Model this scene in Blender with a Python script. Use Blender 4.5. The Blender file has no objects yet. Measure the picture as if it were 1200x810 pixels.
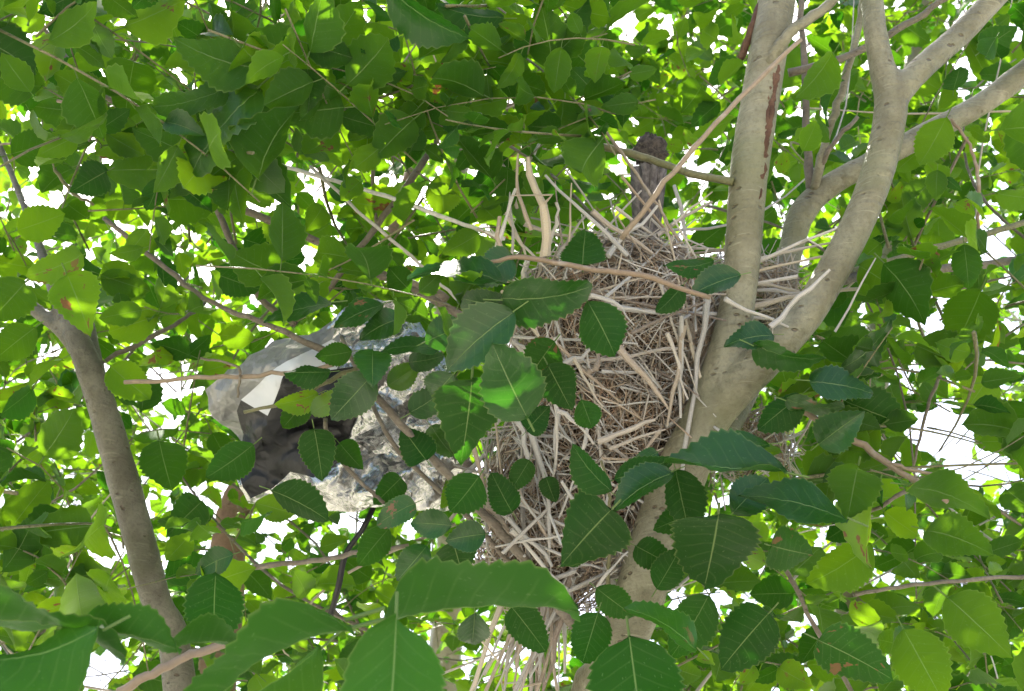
import bpy, math, random
import numpy as np
from mathutils import Vector, Matrix, noise as mnoise

S = bpy.context.scene
COL = S.collection
R = math.radians

# ------------------------------------------------------------------ camera, sky, sun, exposure
PITCH = R(35)
CAM = np.array((0.0, 0.0, 1.6))
FPX = 1449.0                                   # focal length in pixels of a 1200 px wide picture
FWD = np.array((0, math.cos(PITCH), math.sin(PITCH)))
UP = np.array((0, -math.sin(PITCH), math.cos(PITCH)))
RIGHT = np.array((1.0, 0, 0))

cam_data = bpy.data.cameras.new('camera')
cam_data.sensor_width = 36
cam_data.lens = 36 * FPX / 1200
cam_data.clip_start = 0.05
cam_data.clip_end = 2000
cam_data.dof.use_dof = True
cam_data.dof.focus_distance = 1.42
cam_data.dof.aperture_fstop = 12
cam = bpy.data.objects.new('camera', cam_data)
cam.location = CAM
cam.rotation_euler = (math.pi / 2 + PITCH, 0, 0)
COL.objects.link(cam)
S.camera = cam

SUN_EL, SUN_AZ = R(60), R(-16)                 # azimuth from +Y, towards +X
world = bpy.data.worlds.new('World')
S.world = world
world.use_nodes = True
wn = world.node_tree
wn.nodes.clear()
sky = wn.nodes.new('ShaderNodeTexSky')
sky.sky_type = 'NISHITA'
sky.sun_disc = False
sky.sun_elevation = SUN_EL
sky.sun_rotation = SUN_AZ
sky.dust_density = 4.0
sky.air_density = 0.8
bg = wn.nodes.new('ShaderNodeBackground')
bg.inputs['Strength'].default_value = 0.15
wo = wn.nodes.new('ShaderNodeOutputWorld')
wn.links.new(sky.outputs[0], bg.inputs[0])
wn.links.new(bg.outputs[0], wo.inputs[0])

sun_data = bpy.data.lights.new('sun', 'SUN')
sun_data.energy = 5.0
sun_data.angle = R(0.5)
sun_data.color = (1.0, 0.95, 0.86)
sun = bpy.data.objects.new('sun', sun_data)
sd = Vector((math.sin(SUN_AZ) * math.cos(SUN_EL), math.cos(SUN_AZ) * math.cos(SUN_EL), math.sin(SUN_EL)))
sun.rotation_euler = sd.to_track_quat('Z', 'Y').to_euler()
sun.location = sd * 30
COL.objects.link(sun)

S.view_settings.view_transform = 'Standard'
S.view_settings.look = 'None'
S.view_settings.gamma = 1
S.view_settings.use_curve_mapping = False
S.view_settings.exposure = 1.85
S.render.engine = 'CYCLES'
S.cycles.max_bounces = 6
S.cycles.diffuse_bounces = 3
S.cycles.glossy_bounces = 2
S.cycles.transmission_bounces = 4
S.cycles.use_denoising = True
S.cycles.adaptive_threshold = .02
S.cycles.sample_clamp_indirect = 4

# ------------------------------------------------------------------ small helpers
def at(x, y, d):
    """A point of the place: where it shows in the photograph and how far away it stands."""
    return CAM + d * (FWD + (x - 600) / FPX * RIGHT - (y - 405) / FPX * UP)

def project(P):
    """Photo pixel and depth of world points (n,3)."""
    Q = np.atleast_2d(P) - CAM
    d = Q @ FWD
    dd = np.where(d < 0.05, 0.05, d)
    return 600 + FPX * (Q @ RIGHT) / dd, 405 - FPX * (Q @ UP) / dd, d

def mesh_np(name, V, F, smooth=True, uv=None, attr=None):
    """Mesh from numpy arrays; F is (m,k) of one polygon size, uv per vertex, attr {name: per vertex float}."""
    V = np.asarray(V, np.float32); F = np.asarray(F, np.int32)
    me = bpy.data.meshes.new(name)
    m, k = F.shape
    me.vertices.add(len(V)); me.vertices.foreach_set('co', V.ravel())
    me.loops.add(m * k); me.loops.foreach_set('vertex_index', F.ravel())
    me.polygons.add(m)
    me.polygons.foreach_set('loop_start', np.arange(0, m * k, k, dtype=np.int32))
    me.polygons.foreach_set('loop_total', np.full(m, k, np.int32))
    me.polygons.foreach_set('use_smooth', np.full(m, smooth, bool))
    if uv is not None:
        l = me.uv_layers.new(name='UVMap')
        l.data.foreach_set('uv', np.asarray(uv, np.float32)[F.ravel()].ravel())
    for k_, a in (attr or {}).items():
        at_ = me.attributes.new(k_, 'FLOAT', 'POINT')
        at_.data.foreach_set('value', np.asarray(a, np.float32))
    me.update(calc_edges=True)
    me.validate()
    return me

def link(name, data, parent=None, mat=None, label=None, cat=None, group=None, kind=None):
    o = bpy.data.objects.new(name, data)
    COL.objects.link(o)
    if parent is not None:
        o.parent = parent
    if mat is not None and data is not None and not len(data.materials):
        data.materials.append(mat)
    if label: o['label'] = label
    if cat: o['category'] = cat
    if group: o['group'] = group
    if kind: o['kind'] = kind
    return o

def thing(name, loc, label, cat, group=None):
    o = link(name, None, None, None, label, cat, group)
    o.empty_display_size = 0.1
    o.location = loc
    bpy.context.view_layer.update()
    return o

def put(name, me, parent, mat, **kw):
    """A part whose mesh is in world coordinates, parented to a thing that stands at its own place."""
    o = link(name, me, parent, mat, **kw)
    o.matrix_parent_inverse = Matrix.Translation(-parent.location) if parent.parent is None else parent.matrix_world.inverted()
    return o

def spline(P, n):
    """Catmull-Rom through rows of P (any number of columns), n samples for each span."""
    P = np.asarray(P, float)
    if len(P) < 3:
        t = np.linspace(0, 1, n + 1)[:, None]
        return P[0] * (1 - t) + P[-1] * t
    Q = np.vstack([2 * P[0] - P[1], P, 2 * P[-1] - P[-2]])
    out = []
    for i in range(1, len(Q) - 2):
        t = np.linspace(0, 1, n, endpoint=False)[:, None]
        a, b, c, d = Q[i - 1], Q[i], Q[i + 1], Q[i + 2]
        out.append(.5 * (2 * b + (c - a) * t + (2 * a - 5 * b + 4 * c - d) * t ** 2 + (3 * b - 3 * c + d - a) * t ** 3))
    out.append(P[-1:])
    return np.vstack(out)

def tube(C, rad, seg=8, wob=0.0, rng=None):
    """Tube round the polyline C with radii rad; closed ends (end points drawn to the axis)."""
    C = np.asarray(C, float); n = len(C)
    rad = np.broadcast_to(np.asarray(rad, float), (n,)).copy()
    T = np.gradient(C, axis=0)
    T /= np.linalg.norm(T, axis=1)[:, None] + 1e-9
    ref = np.array((0, 0, 1.0)) if abs(T[0, 2]) < .8 else np.array((1.0, 0, 0))
    N = np.cross(T, ref); N /= np.linalg.norm(N, axis=1)[:, None] + 1e-9
    B = np.cross(T, N)
    a = np.linspace(0, 2 * math.pi, seg, endpoint=False)
    ring = np.cos(a)[None, :, None] * N[:, None, :] + np.sin(a)[None, :, None] * B[:, None, :]
    rr = rad[:, None] * np.ones(seg)
    if wob and rng is not None:
        rr = rr * (1 + wob * rng.standard_normal((n, seg)) * .5 + wob * rng.standard_normal((n, 1)))
    V = (C[:, None, :] + ring * rr[:, :, None]).reshape(-1, 3)
    i = np.arange(n - 1)[:, None] * seg; j = np.arange(seg)[None, :]; j2 = (j + 1) % seg
    F = np.stack([i + j, i + j2, i + seg + j2, i + seg + j], -1).reshape(-1, 4)
    # caps: fans written as quads that share a centre vertex
    V = np.vstack([V, C[0], C[-1]])
    c0, c1 = n * seg, n * seg + 1
    cap = []
    for s in range(0, seg, 2):
        cap.append((c0, (s + 2) % seg, s + 1, s))
        e = (n - 1) * seg
        cap.append((c1, e + s, e + s + 1, e + (s + 2) % seg))
    return V, np.vstack([F, np.array(cap)])

def merge(parts):
    V, F, o = [], [], 0
    for v, f in parts:
        V.append(v); F.append(f + o); o += len(v)
    return np.vstack(V), np.vstack(F)

# ------------------------------------------------------------------ materials
def new_mat(name):
    m = bpy.data.materials.new(name); m.use_nodes = True
    nt = m.node_tree
    return m, nt, nt.nodes['Principled BSDF'], nt.nodes['Material Output']

class G:
    """Short hand for node graphs."""
    def __init__(s, nt): s.nt = nt
    def n(s, t, **kw):
        x = s.nt.nodes.new(t)
        for k, v in kw.items(): setattr(x, k, v)
        return x
    def set(s, sock, v):
        if isinstance(v, bpy.types.NodeSocket): s.nt.links.new(v, sock)
        elif v is not None: sock.default_value = v
    def math(s, op, a, b=None, c=None, clamp=False):
        x = s.n('ShaderNodeMath', operation=op, use_clamp=clamp)
        for i, v in enumerate((a, b, c)): s.set(x.inputs[i], v)
        return x.outputs[0]
    def mix(s, f, a, b, mode='MIX'):
        x = s.n('ShaderNodeMix', data_type='RGBA', blend_type=mode)
        s.set(x.inputs[0], f); s.set(x.inputs[6], a); s.set(x.inputs[7], b)
        return x.outputs[2]
    def noise(s, vec, scale, detail=3, rough=.5):
        x = s.n('ShaderNodeTexNoise'); s.set(x.inputs['Vector'], vec)
        x.inputs['Scale'].default_value = scale; x.inputs['Detail'].default_value = detail; x.inputs['Roughness'].default_value = rough
        return x.outputs['Fac']
    def ramp(s, f, stops):
        x = s.n('ShaderNodeValToRGB'); s.set(x.inputs[0], f)
        e = x.color_ramp.elements
        e[0].position, e[0].color = stops[0]; e[1].position, e[1].color = stops[-1]
        for p, c in stops[1:-1]:
            k = e.new(p); k.color = c
        return x.outputs[0]
    def step(s, v, lo, hi):
        x = s.n('ShaderNodeMapRange', interpolation_type='SMOOTHSTEP'); s.set(x.inputs[0], v)
        x.inputs[1].default_value = lo; x.inputs[2].default_value = hi
        return x.outputs[0]
    def scaled(s, vec, sc):
        x = s.n('ShaderNodeMapping'); s.set(x.inputs[0], vec); x.inputs['Scale'].default_value = sc
        return x.outputs[0]
    def bump(s, h, strength, dist, normal=None):
        x = s.n('ShaderNodeBump'); s.set(x.inputs['Height'], h)
        x.inputs['Strength'].default_value = strength; x.inputs['Distance'].default_value = dist
        if normal is not None: s.set(x.inputs['Normal'], normal)
        return x.outputs[0]

def rgb(r, g, b): return (r, g, b, 1)

def leaf_material(name, top_a, top_b, under_a, under_b, tr_a, tr_b, tfac, blot=0.91):
    m, nt, bs, out = new_mat(name); g = G(nt)
    uv = g.n('ShaderNodeUVMap').outputs[0]
    sep = g.n('ShaderNodeSeparateXYZ'); g.set(sep.inputs[0], uv)
    u, v = sep.outputs[0], sep.outputs[1]                     # u along the blade, v across 0..1
    av = g.math('ABSOLUTE', g.math('MULTIPLY_ADD', v, 2, -1))
    info = g.n('ShaderNodeObjectInfo')
    tone = g.math('FRACT', g.math('ADD', info.outputs['Random'], g.n('ShaderNodeAttribute', attribute_name='tone').outputs['Fac']))
    tone2 = g.math('FRACT', g.math('MULTIPLY', tone, 7.31))
    co = g.n('ShaderNodeCombineXYZ'); g.set(co.inputs[0], u); g.set(co.inputs[1], v); g.set(co.inputs[2], g.math('MULTIPLY', tone, 40))
    pos = co.outputs[0]
    mid = g.math('SUBTRACT', 1, g.step(av, .004, .032))
    ph = g.math('FRACT', g.math('MULTIPLY', g.math('SUBTRACT', u, g.math('MULTIPLY', av, .17)), 8.0))
    lat = g.math('SUBTRACT', 1, g.step(g.math('ABSOLUTE', g.math('SUBTRACT', ph, .5)), .02, .10))
    lat = g.math('MULTIPLY', lat, g.math('SUBTRACT', 1, g.step(av, .5, .95)))
    vein = g.math('MAXIMUM', mid, g.math('MULTIPLY', lat, .13))
    mott = g.noise(pos, 9, 4, .6)
    fine = g.noise(pos, 60, 2, .5)
    back = g.n('ShaderNodeNewGeometry').outputs['Backfacing']
    top = g.mix(tone, top_a, top_b); under = g.mix(tone, under_a, under_b)
    colr = g.mix(back, top, under)
    colr = g.mix(g.math('MULTIPLY', mott, .55), colr, g.mix(.5, colr, rgb(.03, .10, .010)))
    colr = g.mix(g.math('MULTIPLY', vein, .62), colr, rgb(.24, .34, .12))
    edge = g.math('MULTIPLY', g.step(av, .93, 1.0), .35)
    colr = g.mix(edge, colr, rgb(.24, .30, .10))
    # brown dead blotches and pale specks, on some leaves only
    bl = g.math('MULTIPLY', g.step(g.noise(pos, 3.2, 3, .6), .60, .64), g.step(tone2, blot, blot + .02))
    speck = g.math('MULTIPLY', g.step(g.noise(pos, 34, 1, .4), .70, .75), .5)
    colr = g.mix(speck, colr, rgb(.12, .19, .07))
    colr = g.mix(bl, colr, rgb(.16, .095, .045))
    g.set(bs.inputs['Base Color'], colr)
    g.set(bs.inputs['Roughness'], g.math('MULTIPLY_ADD', back, .24, g.math('MULTIPLY_ADD', fine, .18, .26)))
    g.set(bs.inputs['Specular IOR Level'], g.math('MULTIPLY_ADD', back, -.36, .5))
    nrm = g.bump(g.math('ADD', g.math('MULTIPLY', vein, -.6), g.math('MULTIPLY', mott, .5)), .5, .002)
    g.set(bs.inputs['Normal'], nrm)
    tr = g.n('ShaderNodeBsdfTranslucent')
    trc = g.mix(tone2, tr_a, tr_b)
    trc = g.mix(g.math('MULTIPLY', vein, .5), trc, rgb(.10, .22, .01))
    trc = g.mix(bl, trc, rgb(.22, .08, .02))
    g.set(tr.inputs[0], trc)
    mx = g.n('ShaderNodeMixShader'); mx.inputs[0].default_value = tfac
    g.set(mx.inputs[1], bs.outputs[0]); g.set(mx.inputs[2], tr.outputs[0])
    g.set(out.inputs[0], mx.outputs[0])
    return m

M_LEAF = leaf_material('leaf_green', rgb(.008, .040, .008), rgb(.015, .056, .011), rgb(.010, .043, .006), rgb(.021, .068, .009),
                       rgb(.03, .16, .002), rgb(.36, .64, .012), .45)
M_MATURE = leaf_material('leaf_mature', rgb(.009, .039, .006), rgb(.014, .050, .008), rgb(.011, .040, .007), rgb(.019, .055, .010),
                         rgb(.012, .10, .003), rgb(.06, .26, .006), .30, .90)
M_YOUNG = leaf_material('leaf_young', rgb(.017, .08, .010), rgb(.023, .092, .013), rgb(.021, .078, .012), rgb(.030, .096, .016),
                        rgb(.05, .20, .005), rgb(.09, .24, .008), .36, .97)

def bark_material(name, a, b, c, scale=1.0, rough=.5):
    m, nt, bs, out = new_mat(name); g = G(nt)
    co = g.n('ShaderNodeTexCoord').outputs['Object']
    big = g.noise(co, 14 * scale, 4, .6)
    streak = g.noise(g.scaled(co, (60, 60, 9)), scale, 4, .6)
    ringn = g.noise(g.scaled(co, (12, 12, 130)), scale, 3, .6)
    vor = g.n('ShaderNodeTexVoronoi'); g.set(vor.inputs['Vector'], g.scaled(co, (55, 55, 110))); vor.inputs['Scale'].default_value = scale
    lent = g.math('SUBTRACT', 1, g.step(vor.outputs['Distance'], .12, .24))
    lent = g.math('MULTIPLY', lent, g.step(g.noise(co, 30, 2), .5, .6))
    colr = g.mix(g.step(big, .35, .66), a, b)
    colr = g.mix(g.math('MULTIPLY', g.step(streak, .45, .75), .45), colr, c)
    colr = g.mix(g.math('MULTIPLY', g.step(ringn, .58, .75), .35), colr, rgb(*(x * .55 for x in c[:3])))
    colr = g.mix(g.math('MULTIPLY', lent, .6), colr, rgb(.10, .06, .035))
    colr = g.mix(g.math('MULTIPLY', g.step(g.noise(co, 220, 4, .7), .45, .75), .45), colr, rgb(*(x * .45 for x in a[:3])))
    colr = g.mix(g.math('MULTIPLY', g.step(g.noise(co, 6, 3, .6), .48, .7), .5), colr, rgb(a[0] * .8, a[1] * .95, a[2] * .7))
    scr = g.noise(g.scaled(co, (25, 25, 420)), scale, 2, .5)
    colr = g.mix(g.math('MULTIPLY', g.step(scr, .64, .72), .4), colr, rgb(*(x * 1.35 for x in b[:3])))
    info = g.n('ShaderNodeObjectInfo')
    colr = g.mix(g.math('MULTIPLY', info.outputs['Random'], .25), colr, rgb(*(x * .55 for x in a[:3])))
    g.set(bs.inputs['Base Color'], colr)
    bs.inputs['Roughness'].default_value = rough
    bs.inputs['Specular IOR Level'].default_value = .3
    h = g.math('ADD', g.math('MULTIPLY', streak, .5), g.math('ADD', g.math('MULTIPLY', ringn, .7), g.math('MULTIPLY', lent, -.8)))
    h = g.math('ADD', h, g.math('MULTIPLY', g.noise(co, 300, 3, .6), .35))
    g.set(bs.inputs['Normal'], g.bump(h, .9, .004))
    return m

M_BARK = bark_material('smooth_bark', rgb(.16, .148, .092), rgb(.27, .258, .178), rgb(.105, .09, .056), 1.0, .40)
M_TWIG = bark_material('twig_bark', rgb(.14, .115, .085), rgb(.21, .18, .14), rgb(.09, .07, .055), 2.0, .55)
M_GREENTWIG = bark_material('green_twig', rgb(.15, .15, .07), rgb(.20, .18, .10), rgb(.11, .09, .05), 2.0, .5)
M_SCAR = bark_material('scar_bark', rgb(.085, .04, .026), rgb(.17, .10, .065), rgb(.03, .02, .016), 1.5, .8)

def stick_material(name, cols, rough=.75):
    m, nt, bs, out = new_mat(name); g = G(nt)
    info = g.n('ShaderNodeObjectInfo')
    tone = g.math('FRACT', g.math('ADD', info.outputs['Random'], g.n('ShaderNodeAttribute', attribute_name='tone').outputs['Fac']))
    n = len(cols)
    base = g.ramp(tone, [(i / (n - 1), c) for i, c in enumerate(cols)])
    co = g.n('ShaderNodeTexCoord').outputs['Object']
    gr = g.noise(co, 160, 3, .6); blot = g.noise(co, 35, 3, .6)
    colr = g.mix(g.math('MULTIPLY', g.step(gr, .4, .7), .5), base, g.mix(.5, base, rgb(.10, .075, .05)))
    colr = g.mix(g.math('MULTIPLY', g.step(blot, .55, .72), .5), colr, rgb(.42, .40, .37))
    g.set(bs.inputs['Base Color'], colr)
    bs.inputs['Roughness'].default_value = rough
    g.set(bs.inputs['Normal'], g.bump(gr, .5, .001))
    return m

M_STICK = stick_material('dead_stick', [rgb(.25, .235, .215), rgb(.49, .475, .445), rgb(.33, .25, .175), rgb(.58, .56, .52), rgb(.17, .13, .10), rgb(.48, .41, .31), rgb(.37, .36, .345), rgb(.50, .47, .42)])
M_FINE = stick_material('fine_nest_litter', [rgb(.30, .18, .11), rgb(.40, .31, .21), rgb(.17, .115, .08), rgb(.48, .42, .34), rgb(.34, .205, .125)], .8)
M_TAN = stick_material('tan_twig', [rgb(.21, .15, .095), rgb(.27, .215, .155)], .7)

# ------------------------------------------------------------------ the ground
def ground_material():
    m, nt, bs, out = new_mat('dry_ground'); g = G(nt)
    co = g.n('ShaderNodeTexCoord').outputs['Object']
    a = g.noise(co, .8, 5, .6); b = g.noise(co, 25, 4, .65)
    c = g.mix(g.step(a, .4, .62), rgb(.50, .47, .40), rgb(.44, .42, .33))  # ground out of view, made paler to bounce more light upwards
    c = g.mix(g.math('MULTIPLY', b, .5), c, rgb(.28, .25, .20))
    g.set(bs.inputs['Base Color'], c); bs.inputs['Roughness'].default_value = .95
    g.set(bs.inputs['Normal'], g.bump(b, .6, .03))
    return m
gn = 60
gx = np.sign(np.linspace(-1, 1, gn)) * np.abs(np.linspace(-1, 1, gn)) ** 3 * 600
X, Y = np.meshgrid(gx, gx)
Z = np.array([mnoise.noise(Vector((x * .15, y * .15, 0))) for x, y in zip(X.ravel(), Y.ravel())]) * .05 - .03
gi = np.arange(gn - 1)
A, B = np.meshgrid(gi, gi)
k = (B * gn + A).ravel()
link('ground', mesh_np('ground', np.stack([X.ravel(), Y.ravel(), Z], -1), np.stack([k, k + 1, k + gn + 1, k + gn], -1)), None, ground_material(), kind='structure')

# ------------------------------------------------------------------ the trees: stand places
def foot(x, y, d):
    p = at(x, y, d); return (float(p[0]), float(p[1]), 0.0)

TREE_A = thing('oak_tree', foot(672, 860, 1.43), 'smooth grey-brown tree forking into stems around the stick nest', 'tree')
TREE_B = thing('oak_tree', foot(225, 850, 1.75), 'slim leaning grey trunk at far left, leafy tree beside the foil balloon', 'tree')
TREE_C = thing('oak_tree', foot(262, 860, 2.6), 'tree with reddish-brown trunk half hidden below the foil balloon', 'tree')
TREE_D = thing('oak_tree', foot(1010, 860, 3.1), 'leafy tree behind the forked stems at right, its trunk hidden', 'tree')
TREE_E = thing('oak_tree', foot(520, 860, 4.6), 'farthest sunlit yellow-green tree showing through gaps above the nest', 'tree')

rngT = np.random.default_rng(7)
CORRIDORS = []                                   # polylines (photo pixels), half width, depth: foliage keeps out of the front of these

def limb(pts, n=8, seg=12, wob=.02, ground_from=None):
    """pts rows: photo x, photo y, width in photo pixels, depth. Returns a tube in place; remembers the limb's corridor."""
    P = np.array([list(at(x, y, d)) + [w * d / FPX / 2] for x, y, w, d in pts])
    if ground_from is not None:
        q = P[0]; step_ = (P[0] - P[1]) / np.linalg.norm((P[0] - P[1])[:3]); g0 = np.array(ground_from); ext = []
        for k_ in range(8, 0, -1):
            t_ = k_ / 8; h_ = np.linalg.norm(g0[:3] - q[:3])
            ext.append((1 - t_) * (q + np.append(step_[:3] * h_ * t_, 0)) * 1 + t_ * g0)
        P = np.vstack(ext + [P])
    Q = spline(P, n)
    CORRIDORS.append((np.array([(x, y) for x, y, w, d in pts], float), max(w for _, _, w, _ in pts) / 2, float(np.mean([d for *_, d in pts]))))
    return tube(Q[:, :3], Q[:, 3], seg, wob, rngT)

def remeshed(name, parts, parent, mat, voxel=.004, smooth=6):
    V, F = merge(parts)
    o = put(name, mesh_np(name, V, F), parent, mat)
    r = o.modifiers.new('union', 'REMESH'); r.mode = 'VOXEL'; r.voxel_size = voxel; r.use_smooth_shade = True
    s = o.modifiers.new('soften', 'SMOOTH'); s.factor = .5; s.iterations = smooth
    return o

fa = TREE_A.location
trunk = [limb([(690, 850, 58, 1.43), (708, 800, 58, 1.43), (732, 745, 58, 1.42), (748, 703, 60, 1.42), (762, 655, 60, 1.41), (784, 592, 63, 1.41), (804, 540, 61, 1.40), (824, 495, 54, 1.40), (848, 425, 46, 1.41), (863, 362, 43, 1.42),
               (870, 300, 43, 1.43), (878, 200, 46, 1.45), (892, 110, 46, 1.47), (902, 50, 45, 1.48), (910, 0, 44, 1.5), (920, -110, 40, 1.53), (945, -280, 34, 1.6), (930, -480, 24, 1.7)],
              ground_from=(fa.x, fa.y, -.1, .044), seg=18, wob=.012),
         limb([(806, 545, 36, 1.405), (835, 491, 44, 1.40), (865, 452, 47, 1.39), (899, 418, 45, 1.39), (943, 371, 41, 1.4), (966, 335, 39, 1.41), (1002, 268, 39, 1.43), (1029, 200, 39, 1.45), (1044, 125, 39, 1.47),
               (1034, 80, 31, 1.48), (1026, 40, 28, 1.49), (1021, 0, 28, 1.51), (1005, -90, 28, 1.55), (1015, -220, 20, 1.62)], seg=18, wob=.012),
         limb([(1036, 160, 28, 1.46), (1050, 116, 31, 1.47), (1078, 82, 30, 1.48), (1125, 40, 29, 1.5), (1168, -5, 28, 1.52), (1235, -75, 27, 1.56), (1300, -190, 20, 1.6)], seg=16, wob=.012)]
remeshed('trunk', trunk, TREE_A, M_BARK)
back_limb = [limb([(838, 520, 40, 1.43), (880, 440, 36, 1.5), (905, 370, 34, 1.55), (925, 300, 30, 1.6), (940, 250, 32, 1.62), (975, 216, 28, 1.63), (1030, 186, 27, 1.64), (1095, 152, 28, 1.66), (1150, 122, 27, 1.68),
                   (1205, 82, 29, 1.7), (1290, 20, 25, 1.75)], seg=14, wob=.015)]
remeshed('limb', back_limb, TREE_A, M_BARK)

# bark scar: torn reddish strip down the right flank of the left stem
rs = np.random.default_rng(3)
scar = []
for i in range(26):
    t0 = rs.uniform(0, .75); t1 = min(1, t0 + rs.uniform(.15, .4))
    ts = np.linspace(t0, t1, 6)
    pts = [at(911 - 25 * t + rs.uniform(-4, 4), 65 + 175 * t, 1.459 - .034 * t + rs.uniform(-.002, .002)) for t in ts]
    scar.append(tube(spline(pts, 2), np.concatenate([np.linspace(.0006, .003, 5), np.linspace(.003, .0006, 6)]), 6, .25, rs))
put('bark_scar', mesh_np('bark_scar', *merge(scar)), TREE_A, M_SCAR, label='reddish-brown torn strip of bark')

fb = TREE_B.location
left_trunk = [limb([(210, 800, 38, 1.74), (183, 705, 36, 1.72), (160, 620, 37, 1.7), (138, 540, 37, 1.69), (116, 465, 34, 1.68), (92, 400, 28, 1.68), (66, 345, 17, 1.72), (45, 285, 12, 1.8), (20, 220, 9, 1.9), (-30, 100, 7, 2.0)],
                   ground_from=(fb.x, fb.y, -.1, .033), seg=14),
              limb([(102, 428, 22, 1.69), (74, 390, 18, 1.7), (40, 362, 17, 1.72), (-5, 330, 16, 1.74), (-90, 260, 14, 1.8)], seg=12),
              limb([(122, 480, 24, 1.68), (108, 420, 24, 1.7), (98, 365, 18, 1.74), (92, 330, 9, 1.78), (80, 290, 5, 1.85)], seg=10)]
remeshed('trunk', left_trunk, TREE_B, bark_material('grey_bark', rgb(.10, .092, .066), rgb(.18, .17, .13), rgb(.07, .06, .042), 1.0, .45))
fc = TREE_C.location
put('trunk', mesh_np('trunk', *limb([(258, 760, 46, 2.6), (268, 640, 43, 2.6), (285, 575, 38, 2.62), (330, 500, 32, 2.66), (385, 430, 24, 2.7), (440, 330, 16, 2.8), (480, 200, 10, 3.0)], ground_from=(fc.x, fc.y, -.1, .05), seg=12)), TREE_C,
    bark_material('brown_bark', rgb(.20, .12, .075), rgb(.28, .18, .12), rgb(.12, .075, .05), 1, .7))
fd = TREE_D.location
put('trunk', mesh_np('trunk', *limb([(1005, 780, 46, 3.1), (1000, 640, 42, 3.1), (1015, 500, 38, 3.1), (1040, 350, 34, 3.15), (1060, 200, 28, 3.2), (1080, 0, 22, 3.3), (1100, -200, 16, 3.4)], ground_from=(fd.x, fd.y, -.1, .06), seg=12)), TREE_D, M_BARK)
fe = TREE_E.location
put('trunk', mesh_np('trunk', *limb([(520, 790, 40, 4.6), (530, 640, 36, 4.6), (510, 480, 32, 4.65), (530, 300, 28, 4.7), (540, 100, 22, 4.8), (560, -150, 14, 5.0)], ground_from=(fe.x, fe.y, -.1, .075), seg=10)), TREE_E, M_BARK)
CORRIDORS = CORRIDORS[:7]                        # the trunks of the farther trees stay overgrown

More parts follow.
